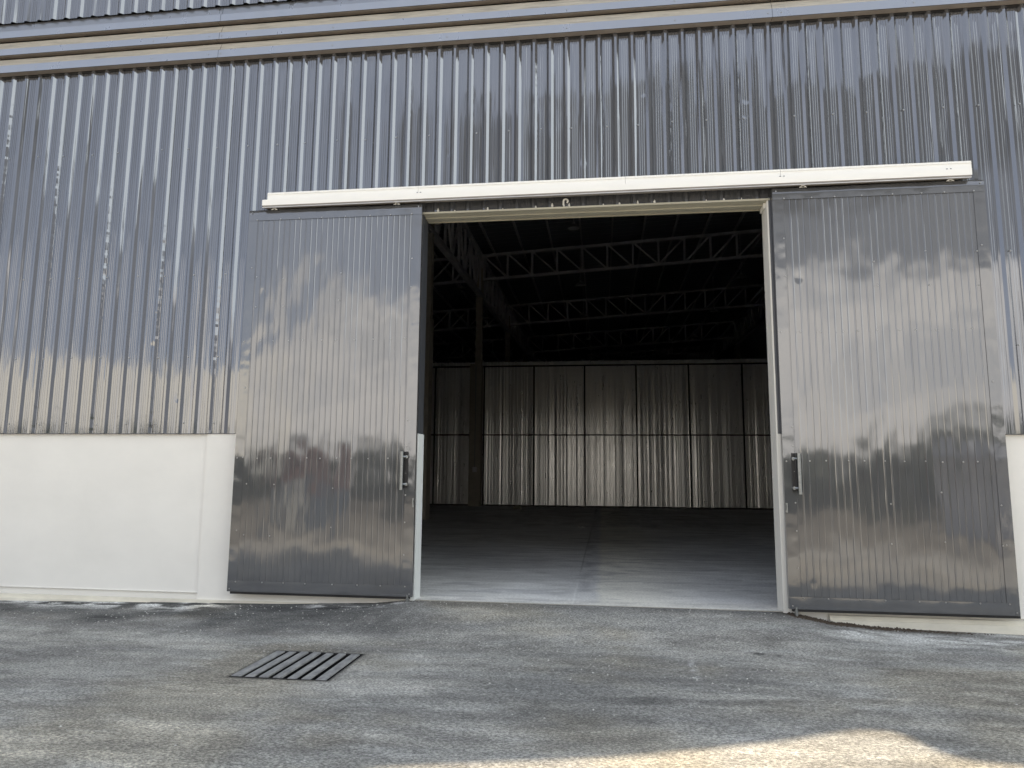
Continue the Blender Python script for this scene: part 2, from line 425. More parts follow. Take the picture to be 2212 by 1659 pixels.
def ground_col(X, Y):
    b = 0.34 * np.ones_like(X)
    big = fbm(X * 0.35, Y * 0.55, 21, 4); mid = fbm(X * 1.2, Y * 2.2, 31, 5, 0.6); fin = fbm(X * 5, Y * 7, 41, 4, 0.6)
    b = b * (0.55 + 0.9 * big) * (0.52 + 0.96 * mid) * (0.70 + 0.60 * fin)
    r, g, bl = b * 1.02, b * 1.01, b * 0.96
    # pale dust drifts stretched across the yard
    dr = sst(fbm(X * 0.8 + Y * 0.3, Y * 3.6, 51, 6, 0.65), 0.46, 0.66)
    wv = fbm(X * 9, Y * 26, 61, 3)
    for a_, k_ in ((0, 1.0), (1, 1.0), (2, 1.0)): pass
    def mixc(m_, c):
        nonlocal r, g, bl
        r = r * (1 - m_) + c[0] * m_; g = g * (1 - m_) + c[1] * m_; bl = bl * (1 - m_) + c[2] * m_
    mixc(dr * 0.50, (0.33, 0.335, 0.33))
    s1 = fbm(X * 1.6 + Y * 1.1, Y * 8.0 - X * 0.8, 55, 5, 0.62)
    f_ = 0.60 + 0.80 * s1
    r = r * f_; g = g * f_; bl = bl * f_
    s2 = sst(fbm(X * 2.4 - Y * 0.6, Y * 11.0, 57, 4, 0.6), 0.60, 0.74)
    mixc(s2 * 0.50, (0.46, 0.465, 0.46))
    s3 = sst(fbm(X * 0.45 + 4, Y * 1.3 + 2, 59, 5, 0.6), 0.50, 0.68)
    mixc(s3 * 0.50, (0.115, 0.118, 0.122))
    sm_ = seg(X, Y, (-5.2, -1.35), (-3.3, -1.75), 0.22) + seg(X, Y, (-4.6, -2.6), (-3.0, -2.9), 0.3) + seg(X, Y, (0.3, -2.6), (3.0, -2.2), 0.3)
    mixc(np.clip(sm_, 0, 1) * sst(s1, 0.42, 0.62) * 0.55, (0.46, 0.46, 0.44))
    # fresh darker asphalt in a band along the wall, left and right
    n_ = fbm(X * 1.5, Y * 2.5, 71, 4)
    dl = sst(Y + 1.3 * (n_ - 0.5), -1.55, -0.35) * sst(-X, 1.6, 2.7)
    mixc(dl * 0.88 * (0.6 + 0.8 * s1), (0.045, 0.047, 0.050))
    dm = sst(Y + 0.5 * (n_ - 0.5), -0.50, -0.05) * (1 - sst(-X, 1.6, 2.7)) * (1 - sst(X, 1.9, 2.6))
    mixc(dm * 0.6, (0.085, 0.085, 0.085))
    # dark fresh patch near the drain
    mixc(0.45 * seg(X, Y, (-3.1, -1.7), (-1.9, -1.62), 0.22) * (0.5 + n_), (0.06, 0.058, 0.055))
    # white plaster spill at the foot of the wall
    sp = fbm(X * 4, Y * 10, 81, 4, 0.6)
    mixc(sst(sp, 0.42, 0.6) * seg(X, Y, (-6.6, -0.10), (-4.6, -0.16), 0.27) * 0.95, (0.72, 0.73, 0.73))
    mixc(sst(sp, 0.45, 0.6) * seg(X, Y, (-8.6, -0.08), (-6.6, -0.10), 0.10) * 0.85, (0.65, 0.65, 0.65))
    mixc(sst(sp, 0.46, 0.62) * seg(X, Y, (-3.2, -0.18), (-2.3, -0.10), 0.14) * 0.85, (0.60, 0.60, 0.60))
    mixc(sst(sp, 0.36, 0.60) * seg(X, Y, (2.5, -0.42), (4.8, -0.60), 0.34) * 0.9, (0.62, 0.63, 0.62))
    mixc(sst(sp, 0.50, 0.62) * seg(X, Y, (3.3, -0.15), (5.5, -0.25), 0.25) * 0.7, (0.62, 0.63, 0.64))
    mixc(0.95 * seg(X, Y, (1.95, -0.05), (3.6, -0.16), 0.15) * sst(sp, 0.3, 0.5), (0.055, 0.045, 0.035))
    # soft grey traffic streak in front of the door
    mixc(0.30 * seg(X, Y, (-0.2, -0.5), (-0.7, -2.4), 0.6) * (0.4 + wv), (0.26, 0.265, 0.26))
    # brownish tint patches
    bt = sst(fbm(X * 0.7 + 9, Y * 1.1, 91, 4), 0.5, 0.7) * 0.25
    r = r * (1 + 0.18 * bt); bl = bl * (1 - 0.35 * bt)
    # chalk and scratch marks
    wn = fbm(X * 18, Y * 18, 101, 3)
    mixc(0.85 * sst(wn, 0.35, 0.55) * seg(X, Y, (0.752, -1.48), (0.735, -2.06), 0.022), (0.55, 0.55, 0.56))
    mixc(0.4 * sst(wn, 0.4, 0.6) * seg(X, Y, (0.5, -1.85), (2.2, -1.75), 0.03), (0.34, 0.34, 0.34))
    mixc(0.85 * sst(wn, 0.35, 0.5) * (seg(X, Y, (1.36, -1.24), (1.55, -1.27), 0.035)), (0.03, 0.03, 0.032))
    mixc(0.6 * sst(wn, 0.42, 0.55) * seg(X, Y, (0.70, -3.45), (1.35, -3.05), 0.03), (0.36, 0.36, 0.36))
    mixc(0.55 * sst(wn, 0.42, 0.55) * seg(X, Y, (-0.9, -4.0), (-0.2, -3.9), 0.05), (0.36, 0.36, 0.36))
    mixc(0.5 * seg(X, Y, (-4.7, -1.75), (-3.4, -1.60), 0.06) * sst(wn, .3, .6), (0.34, 0.33, 0.30))
    mixc(0.4 * seg(X, Y, (-2.0, -0.15), (-2.15, -0.75), 0.03), (0.32, 0.32, 0.31))
    mixc(0.25 * seg(X, Y, (-7.4, -0.55), (-3.9, -1.35), 0.035) * sst(wn, .3, .6), (0.32, 0.31, 0.29))
    # dark seam round the drain
    e = np.maximum(np.abs(X - (GX0 + GX1) / 2) - (GX1 - GX0) / 2, np.abs(Y - (GY0 + GY1) / 2) - (GY1 - GY0) / 2)
    mixc(0.8 * np.exp(-(np.clip(e, 0, None) / 0.025) ** 2), (0.035, 0.033, 0.03))
    far = sst(-Y, 6, 12)
    mixc(far * 0.85, (0.12, 0.105, 0.08))
    return np.stack([r, g, bl], -1)
xs = axis(-9.0, 6.5, 0.033, 500, (GX0, GX1)); ys = yaxis(-6.0, 0.12, 0.033, 500, (GY0, GY1))
g = grid('ground', xs, ys, ground_z, ground_col, M['asphalt'], (GX0, GX1, GY0, GY1))
tag(g, 'worn grey asphalt yard with pale dust in front of the doorway', 'ground', kind='structure')

# interior slab
def floor_z(x, y): return np.where(np.abs(x + 0.337 - 0.0043 * (y)) < 0.006, -0.012, 0.0) + 0 * x
def floor_col(X, Y):
    b = 0.68 * (0.75 + 0.5 * fbm(X * 0.5, Y * 0.8, 201, 5, 0.6)) * (0.70 + 0.6 * fbm(X * 2.0, Y * 5.0, 211, 5, 0.6))
    r, g_, bl = b * 0.99, b, b * 1.0
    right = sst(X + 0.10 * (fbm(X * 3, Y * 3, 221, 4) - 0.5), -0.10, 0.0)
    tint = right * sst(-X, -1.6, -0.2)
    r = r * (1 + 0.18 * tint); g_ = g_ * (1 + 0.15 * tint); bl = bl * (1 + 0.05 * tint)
    dk = np.exp(-((X + 0.22) / 0.10) ** 2) * sst(fbm(X * 4, Y * 3, 231, 4), 0.35, 0.6)
    r *= 1 - 0.3 * dk; g_ *= 1 - 0.3 * dk; bl *= 1 - 0.28 * dk
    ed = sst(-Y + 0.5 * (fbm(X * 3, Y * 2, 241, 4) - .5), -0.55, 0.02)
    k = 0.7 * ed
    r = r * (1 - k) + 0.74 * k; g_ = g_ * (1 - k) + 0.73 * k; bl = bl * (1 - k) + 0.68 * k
    st = sst(fbm(X * 1.1, Y * 4.5, 251, 5, 0.65), 0.60, 0.70)
    r *= 1 - 0.22 * st; g_ *= 1 - 0.22 * st; bl *= 1 - 0.2 * st
    sc = sst(fbm(X * 2.2 + 3, Y * 14, 261, 3, 0.6), 0.66, 0.76) * 0.5
    r = r * (1 - sc) + 0.42 * sc; g_ = g_ * (1 - sc) + 0.43 * sc; bl = bl * (1 - sc) + 0.42 * sc
    ln = np.exp(-((X + 0.337 - 0.0043 * Y) / 0.012) ** 2)
    fd = sst(Y, 1.0, 4.0)
    for arr in (r, g_, bl): arr *= (1 - 0.35 * ln * fd); arr += 0.10 * ln * (1 - fd)
    return np.stack([r, g_, bl], -1)
fx = np.array(sorted(set(list(np.round(np.arange(-4.5, 4.5, 0.05), 4)) + list(np.arange(-21, -4.5, 0.8)) + list(np.arange(4.5, 10.2, 0.6)) + [10.2, -0.355, -0.345, -0.338, -0.325, -0.315])))
fy = np.array(sorted(list(np.arange(0.0, 12, 0.06)) + list(np.arange(12, 60.5, 0.5))))
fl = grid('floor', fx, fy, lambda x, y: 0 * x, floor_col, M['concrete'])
tag(fl, 'dusty concrete floor slab inside the doorway', 'floor', kind='structure')
mb = MB(); mb.box(OX0, OX1, -0.012, -0.001, -0.4, -0.001)
# slab nosing
sn = mb.build('slab_edge', M['column']); sn.parent = fl

# ================================================================== WAREHOUSE
wh = empty('warehouse', (0, 0, 0))
tag(wh, 'grey corrugated metal warehouse with white plastered lower wall and wide open doorway', 'warehouse')
CLZ = 1.90; TOPZ = 6.86; LZ = 4.60
XL, XR = -21.0, 10.2
mb = MB()
corr(mb, XL, OX0, CLZ, TOPZ); corr(mb, OX0, OX1, LZ, TOPZ); corr(mb, OX1, XR, CLZ, TOPZ)
cl = mb.build('wall_cladding', M['cladding'], wh)
# overlapping sheet edges every fourth rib
mb = MB()
k = 0
for kk in range(-40, 75, 4):
    c = PH + (kk + 1) * RP
    if c < -9.5 or c > 6.5: continue
    z0 = LZ if OX0 < c < OX1 else CLZ
    zz = np.arange(z0, TOPZ, 0.035); a0 = None
    vs = []
    for z in zz:
        w = 0.0005 * math.sin(z * 37 + kk) + 0.0005 * random.uniform(-1, 1)
        vs += [(c + 0.0145, -0.0295 + w, z), (c + 0.040, -0.0060 + w, z), (c + 0.046, -0.0045 + w * 1.3, z)]
    nfs = []
    for i in range(len(zz) - 1):
        for j in range(2): nfs.append((i * 3 + j, i * 3 + j + 1, i * 3 + 3 + j + 1, i * 3 + 3 + j))
    mb.add(vs, nfs)
mb.build('sheet_lap', M['cladding'], wh)
# upper cladding, standing on the trims
mb = MB(); corr(mb, XL, XR, 7.545, 12.3, Y=-0.105)
mb.build('upper_cladding', M['cladding'], wh)
mb = MB(); mb.box(XL, XR, 0.10, 0.16, 4.9, 12.9); mb.box(XL, OX0 - 0.2, 0.10, 0.16, 1.9, 4.9); mb.box(OX1 + 0.2, XR, 0.10, 0.16, 1.9, 4.9)
mb.box(XL, XR, -0.03, 0.10, 12.32, 12.9)
mb.build('wall_lining', M['shell'], wh)
# stacked trims
def trim(name, zt, first):
    mb = MB(); L0, L1 = XL, XR
    prof = []
    zf0, zf1, zs = zt   # face bottom, face top, slope top
    ys_ = -0.055 if not first else -0.075
    pr = [(-0.02, zf0 - 0.004), (-0.10, zf0 - 0.004), (-0.104, zf0), (-0.10, zf1), (ys_, zs)]
    mi = [3, 2, 0, 1]
    for i in range(4):
        mb.m = mi[i] if not (first and i == 3) else 0
        (ya, za), (yb, zb) = pr[i], pr[i + 1]
        # pieces with small joints, like lengths of flashing
        xsp = [L0, -9.0, -4.98 + 0.02 * i, 2.05, L1]
        for j in range(4):
            o_ = 0.0012 * (j % 2)
            mb.add([(xsp[j], ya - o_, za), (xsp[j + 1] - 0.004, ya - o_, za), (xsp[j + 1] - 0.004, yb - o_, zb), (xsp[j], yb - o_, zb)], [(0, 1, 2, 3)])
    mb.m = 2
    mb.box(L0, L1, -0.018, -0.012, zf0 - 0.03, zs + 0.09)
    return mb.build(name, [M['trim'], M['dusty'], M['black'], M['soffit']], wh)
trim('roof_trim', (6.816, 6.925, 7.035), False)
trim('roof_trim', (7.075, 7.170, 7.285), False)
trim('roof_trim', (7.330, 7.430, 7.555), True)
for x in (-7.6, -5.9, -5.1, -4.93, -3.4, -1.9, -0.4, 0.9, 1.98, 2.13, 3.6):
    for z in (6.87, 7.12): screw(wh, x + 0.02, -0.103, z, 0.9)

# lower white wall
mb = MB()
mb.box(XL, OX0 - 0.0, 0.020, 0.20, -0.35, 1.905)
mb.box(OX1, XR, 0.020, 0.20, -0.35, 1.905)
w1 = mb.build('plastered_wall', M['plaster'], wh)
mb = MB()
mb.box(-4.80, OX0 - 0.004, -0.004, 0.0195, -0.35, 1.897); mb.build('pilaster', M['plaster'], wh)
mb = MB(); mb.box(OX1 + 0.004, 2.36, -0.004, 0.0195, -0.35, 1.897); mb.build('pilaster', M['plaster'], wh)
mb = MB()
# base ledge in two steps
for (a, b, zt_) in ((XL, OX0 - 0.02, -0.075), (2.38, XR, -0.02)):
    mb.box(a, b, -0.030, -0.0045, -0.35, zt_)
    mb.box(a, b, -0.052, -0.0305, -0.35, zt_ - 0.045)
mb.build('base_ledge', M['ledge'], wh)
# thin drip edge below the cladding
mb = MB(); mb.box(XL, -4.44, -0.012, 0.018, 1.893, 1.9); mb.build('drip_edge', M['dark_flashing'], wh)
mb = MB(); mb.box(4.27, XR, -0.012, 0.018, 1.893, 1.9)
mb.build('drip_edge', M['dark_flashing'], wh)

# door frame
mb = MB()
mb.box(OX0 - 0.06, OX0, -0.045, 0.19, 1.90, LZ + 0.2); mb.build('jamb_flashing', M['dark_flashing'], wh)
mb = MB()
mb.box(OX1 + 0.012, OX1 + 0.13, -0.045, 0.0, 1.90, LZ + 0.02); mb.build('jamb_flashing', M['dark_flashing'], wh)
mb = MB()
mb.box(OX0 - 0.05, OX0 + 0.004, -0.040, 0.215, -0.05, 1.899)
mb.build('door_jamb', M['jamb_blue'], wh)
mb = MB()
mb.box(OX1 - 0.006, OX1 + 0.011, -0.042, 0.215, -0.02, LZ - 0.02)
mb.box(OX1 + 0.0115, OX1 + 0.12, -0.040, 0.012, -0.08, 1.898)
mb.box(OX1 - 0.03, OX1 + 0.012, 0.02, 0.20, LZ - 0.085, LZ - 0.02)
mb.build('door_jamb', M['jamb'], wh)
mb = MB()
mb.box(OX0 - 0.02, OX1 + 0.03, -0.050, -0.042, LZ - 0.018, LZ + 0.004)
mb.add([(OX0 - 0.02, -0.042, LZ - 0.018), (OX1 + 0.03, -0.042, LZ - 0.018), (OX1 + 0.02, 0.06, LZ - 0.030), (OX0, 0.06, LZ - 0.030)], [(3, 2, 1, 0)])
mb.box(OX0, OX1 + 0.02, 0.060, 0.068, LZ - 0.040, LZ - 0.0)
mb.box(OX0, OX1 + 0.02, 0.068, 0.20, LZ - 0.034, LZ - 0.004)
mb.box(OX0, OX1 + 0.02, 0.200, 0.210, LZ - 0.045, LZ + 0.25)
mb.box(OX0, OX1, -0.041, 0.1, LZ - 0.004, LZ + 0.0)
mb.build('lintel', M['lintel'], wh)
# white foam blobs squeezed out over the lintel
for x in np.arange(PH, 1.8, RP):
    if x < OX0 + 0.05 or random.random() < 0.35: continue
    s_ = random.uniform(0.4, 1.0); h_ = random.uniform(0.03, 0.07) * s_
    mb = MB(); mb.lathe([(0.001, 0), (0.012 * s_, 0.004), (0.015 * s_, h_ * 0.5), (0.006, h_), (0.001, h_ * 1.05)], 7)
    mb.build('foam_blob', M['white'], wh, (float(x) + 0.035 + random.uniform(-.01, .01), -0.018, LZ + 0.004), smooth=True)
def tube(pts, r, name, mt, parent):
    mb = MB(); n = 7; vs = []
    for i, p_ in enumerate(pts):
        a_ = Vector(pts[max(0, i - 1)]); b_ = Vector(pts[min(len(pts) - 1, i + 1)]); d = (b_ - a_).normalized()
        u = Vector((0, 1, 0)); q = d.cross(u).normalized()
        for j in range(n):
            t_ = 6.2832 * j / n; vs.append(Vector(p_) + u * (r * math.cos(t_)) + q * (r * math.sin(t_)))
    fs = [(i * n + j, i * n + (j + 1) % n, (i + 1) * n + (j + 1) % n, (i + 1) * n + j) for i in range(len(pts) - 1) for j in range(n)]
    fs += [tuple(range(n)), tuple(range((len(pts) - 1) * n, len(pts) * n))]
    mb.add(vs, fs); return mb.build(name, mt, parent, smooth=True)
cx_ = -0.40
pts_ = [(cx_ - 0.018, -0.045, LZ + 0.006), (cx_ - 0.026, -0.045, LZ + 0.035)]
for i in range(9):
    a_ = math.pi - i / 8 * math.pi * 1.3; pts_.append((cx_ + 0.026 * math.cos(a_), -0.045, LZ + 0.072 + 0.026 * math.sin(a_)))
tube(pts_, 0.011, 'foam_curl', M['white'], wh)

# door track
tr = MB()
for a, b in ((-4.085, -2.165), (-2.162, 0.30), (0.303, 2.03), (2.033, 4.035)):
    tr.box(a, b, -0.215, -0.108, 4.765, 4.872)
    tr.box(a, b, -0.221, -0.2155, 4.772, 4.779); tr.box(a, b, -0.221, -0.2155, 4.847, 4.853)
tr.box(-4.125, 4.012, -0.262, -0.200, 4.692, 4.7645)
tr.box(-4.125, 4.012, -0.190, -0.150, 4.692, 4.764)
t1 = tr.build('door_track', M['track'], wh)
DS = 1.0103
t1.scale = (DS, 1, DS); t1.location = (0, 0.08, 1.42 * (1 - DS))
mb = MB(); mb.box(-4.12, 4.0, -0.258, -0.160, 4.680, 4.6915); mb.box(-4.0, 4.02, -0.150, -0.11, 4.720, 4.764)
mb.build('rail_slot', M['slot'], t1)
mb = MB(); mb.box(-4.12, 4.005, -0.262, -0.240, 4.664, 4.672); mb.build('rail_lip', M['steel'], t1)
for x in (-2.155, 2.045, 3.80):
    for d in (-0.02, 0.02): screw(t1, x + d, -0.2625 if False else -0.2215, 4.786, 0.9)

# cladding screws (rows at the girts)
cnt = 0
for z, xs_ in ((2.02, None), (2.86, None), (3.92, None), (5.62, None)):
    x = -7.9
    while x < 4.9:
        xx = x + random.uniform(-0.02, 0.02)
        k_ = round((xx - PH - 0.06) / RP); xx = PH + 0.06 + k_ * RP + random.choice((0, 0, 0.028, -0.0))
        hid = (z < 4.7 and -4.3 < xx < 4.2)
        if not hid and cnt < 78:
            screw(wh, xx, -0.0015, z + random.uniform(-0.01, 0.01), 1.0); cnt += 1
        x += 0.4 if z != 5.62 else 0.42

# ---------------------------------------------------------------- roof and shell
def rz(x): return 12.30 + 0.057 * (x + 0.87)
SH = (1.90, 3.07)
shadow_line = [(-1.09, -4.10), (0.09, -3.78), (0.53, -3.62), (1.11, -3.39), (1.60, -3.13), (1.86, -3.02), (1.95, -3.12),
               (2.0, -3.30), (2.08, -3.43), (2.2, -3.49), (2.5, -3.51), (3.2, -3.52)]
edge = [(-21.0, -2.9), (-3.2, -2.9)] + [(x + SH[0], y + SH[1]) for x, y in shadow_line] + [(10.2, -0.5)]  # made-up front overhang, cut so the roof casts this shadow on the yard
mb = MB()
n = len(edge)
vs = [(x, y, rz(x) + 0.50) for x, y in edge] + [(x, y, rz(x) + 0.56) for x, y in edge] + \
     [(x, 60.0, rz(x) + 0.50) for x, y in edge] + [(x, 60.0, rz(x) + 0.56) for x, y in edge]
fs = []
for i in range(n - 1):
    fs += [(i, i + 1, n + i + 1, n + i), (i + 1, i, 2 * n + i, 2 * n + i + 1), (n + i, n + i + 1, 3 * n + i + 1, 3 * n + i)]
mb.add(vs, fs); roof = mb.build('roof', M['roofin'], wh)
# under-side ribs of the roof sheets (running along the slope)
mb = MB()
y = 10.0
while y < 50:
    mb.add([(XL, y - 0.02, rz(XL) + 0.455), (XR, y - 0.02, rz(XR) + 0.455), (XR, y + 0.02, rz(XR) + 0.455), (XL, y + 0.02, rz(XL) + 0.455)], [(0, 1, 2, 3)])
    y += 0.5
mb.build('roof_sheet_ribs', M['steel'], roof)
for xk in range(-14, 7):
    x = -0.87 + xk * 1.45
    if x < XL: continue
    mb = MB(); mb.beam((x, 0.3, rz(x) + 0.36), (x, 59.5, rz(x) + 0.36), 0.07, 0.16)
    mb.build('purlin', M['steel'], wh)
mb = MB(); mb.box(XL - 0.1, XL, -0.02, 60, -0.3, 14.2); mb.box(XR, XR + 0.1, -0.02, 60, -0.3, 14.2); mb.box(XL, XR, 60, 60.1, -0.3, 14.2)
mb.box(XL, XR, -0.1, 0.0, 12.35, 12.7)
mb.add([(XL, 0.05, 12.2), (XR, 0.05, 12.2), (XR, 0.05, rz(XR) + 0.53), (XL, 0.05, rz(XL) + 0.53)], [(0, 1, 2, 3)])
mb.build('outer_wall', M['shell'], wh)

# trusses
def truss(y, x0=-5.55, nb=13, px=1.18):
    mb = MB(); lo = lambda x: 10.97 + 0.060 * (x + 0.87) ; hi = lambda x: lo(x) + 1.18
    def span(xa, nb_, flipmid):
        xb = xa + nb_ * px
        mb.beam((xa, y, lo(xa)), (xb, y, lo(xb)), 0.13, 0.13); mb.beam((xa, y, hi(xa)), (xb, y, hi(xb)), 0.13, 0.13)
        for k in range(nb_ + 1):
            x = xa + k * px; mb.beam((x, y, lo(x)), (x, y, hi(x)), 0.09, 0.09, (1, 0, 0))
            if k < nb_:
                x2 = x + px
                if k < nb_ / 2: mb.beam((x, y, hi(x)), (x2, y, lo(x2)), 0.075, 0.075, (0, 1, 0))
                else: mb.beam((x, y, lo(x)), (x2, y, hi(x2)), 0.075, 0.075, (0, 1, 0))
    span(x0, nb, True); span(x0 - 0.3 - nb * px, nb, True)
    return mb.build('roof_truss', M['steel'], wh)
TY = (4.0, 14.0, 23.86, 33.86, 43.86, 53.6)
for y in TY: truss(y)
# longitudinal girders on the column line
def girder(x, lo, hi, name='girder'):
    mb = MB(); y0, y1 = 0.3, 59.5
    mb.beam((x, y0, lo(y0)), (x, y1, lo(y1)), 0.22, 0.20); mb.beam((x, y0, hi(y0)), (x, y1, hi(y1)), 0.20, 0.18)
    y = 1.2; k = 0
    while y < 58:
        mb.beam((x, y, lo(y)), (x, y, hi(y)), 0.10, 0.10, (0, 1, 0))
        y2 = y + 1.25
        if k % 2: mb.beam((x, y, lo(y)), (x, y2, hi(y2)), 0.08, 0.08, (1, 0, 0))
        else: mb.beam((x, y, hi(y)), (x, y2, lo(y2)), 0.08, 0.08, (1, 0, 0))
        y = y2; k += 1
    return mb.build(name, M['steel'], wh)
girder(-5.66, lambda y: 9.05 + 0.036 * y, lambda y: 11.85)
girder(9.95, lambda y: 9.9 + 0.03 * y, lambda y: 12.6)
# columns
for cxx in (-5.70, 9.95):
    for y in TY[1:]:
        mb = MB()
        mb.box(cxx - 0.14, cxx + 0.15, y - 0.14, y + 0.14, 6.50, 10.9)
        mb.box(cxx - 0.15, cxx - 0.10, y - 0.16, y - 0.14, 6.55, 10.0)
        mb.box(cxx - 0.12, cxx + 0.14, y - 0.20, y + 0.20, 9.9, 11.2)
        mb.add([(cxx - 0.16, y - 0.1, 10.2), (cxx - 0.16, y + 0.1, 10.2), (cxx - 0.30, y - 0.1, 10.9), (cxx - 0.30, y + 0.1, 10.9), (cxx - 0.14, y - .1, 11.9), (cxx - 0.14, y + .1, 11.9)], [(0, 1, 3, 2), (2, 3, 5, 4)])
        c_ = mb.build('steel_column', M['column'], wh)
        mb = MB(); mb.box(cxx - 0.36, cxx + 0.17, y - 0.26, y + 0.26, -0.02, 6.56)
        c2 = mb.build('concrete_column', M['column'], wh)
        if cxx < 0 and abs(y - 23.86) < 0.1:
            mb = MB(); mb.cyl((cxx - 0.08, y - 0.275, 1.75), (cxx - 0.08, y - 0.275, 6.5), 0.02, n=6); mb.build('conduit', M['galv'], c2)
            mb = MB(); mb.box(cxx - 0.17, cxx + 0.02, y - 0.32, y - 0.262, 1.55, 1.78); mb.box(cxx - 0.12, cxx - 0.03, y - 0.33, y - 0.321, 1.62, 1.72); mb.build('switch_box', M['steel'], c2)

# ================================================================== PARTITION
pt = empty('partition_wall', (0, 24.56, 0))
tag(pt, 'tall ribbed metal partition wall with black girts at the back of the hall', 'wall')
mb = MB(); 
pr = []
x = XL + 0.05
kx = 0
while x < XR - 0.1:
    wd = random.choice((0.045, 0.06, 0.085)); tl = max(-0.32, min(0.32, random.gauss(0, 0.085)))
    pr += [(x, -tl * wd / 2), (x + wd, tl * wd / 2)]; x += wd
    if kx % 2 == 0:
        pr += [(x + 0.008, -0.046), (x + 0.034, -0.046 + random.uniform(-.003, .003))]; x += 0.042
    kx += 1
vs = [(a, b, 0.06) for a, b in pr] + [(a, b, 6.80) for a, b in pr]; n = len(pr)
mb.add(vs, [(i, i + 1, n + i + 1, n + i) for i in range(n - 1)])
mb.build('ribbed_sheet', M['partition'], pt)
for z, h in ((0.03, 0.06), (3.31, 0.055), (6.585, 0.06)):
    mb = MB(); mb.box(XL + .05, XR - .05, -0.075, -0.030, z - h / 2, z + h / 2); mb.build('girt', M['girt'], pt)
for k in range(-6, 5):
    x = -0.76 + k * 2.385
    mb = MB(); mb.box(x - 0.035, x + 0.035, -0.095, -0.0755, 0.062, 6.56); mb.build('post', M['girt'], pt)

# ================================================================== LAMPS
def make_lamp():
    r_ = empty('hanging_lamp')
    mb = MB(); mb.lathe([(0.001, 0.16), (0.10, 0.16), (0.13, 0.12), (0.22, 0.06), (0.25, 0.02), (0.25, 0.0), (0.225, 0.0), (0.215, 0.03), (0.12, 0.045)], 20)
    mb.build('lamp_shade', M['lamp'], r_, smooth=True)
    mb = MB(); mb.lathe([(0.001, 0.012), (0.12, 0.012), (0.205, 0.022)], 20); mb.build('lens', M['lens'], r_)
    mb = MB(); mb.cyl((0, 0, 0.16), (0, 0, 0.26), 0.06, 0.04); mb.cyl((0, 0, 0.26), (0, 0, 2.05), 0.012, n=6); mb.build('cord', M['steel'], r_)
    return r_
lamp_spots = [
    (-0.93, 16.37, 'round hanging lamp nearest the top of the doorway, closest of the middle row'),
    (-0.93, 24.09, 'second lamp of the middle row, hanging below the nearest roof truss'),
    (-6.70, 24.05, 'hanging lamp left of the steel column, nearest of the left row'),
    (6.32, 23.49, 'hanging lamp beside the right door jamb, nearest of the right row'),
    (6.15, 30.14, 'second hanging lamp of the right row, below the second truss'),
    (-0.95, 30.47, 'third lamp of the middle row, at the second truss'),
    (5.96, 37.06, 'small farthest hanging lamp of the right row, under the third truss'),
    (-0.92, 37.57, 'fourth lamp of the middle row, small, at the third truss'),
    (-0.92, 44.72, 'farthest and smallest lamp of the middle row, just above the partition wall'),
    (-6.47, 30.58, 'second lamp of the left row, seen just right of the steel column'),
    (-6.45, 37.49, 'farthest lamp of the left row, small, between column and girder'),
]
proto = make_lamp()
for i, (x, y, lab) in enumerate(lamp_spots):
    if i == 0: o = proto
    else:
        o = proto.copy(); COL.objects.link(o)
        for ch in proto.children: copy_part(ch, o)
    o.location = (x, y, 10.32)
    tag(o, lab, 'lamp', 'hanging lamps under the warehouse roof')

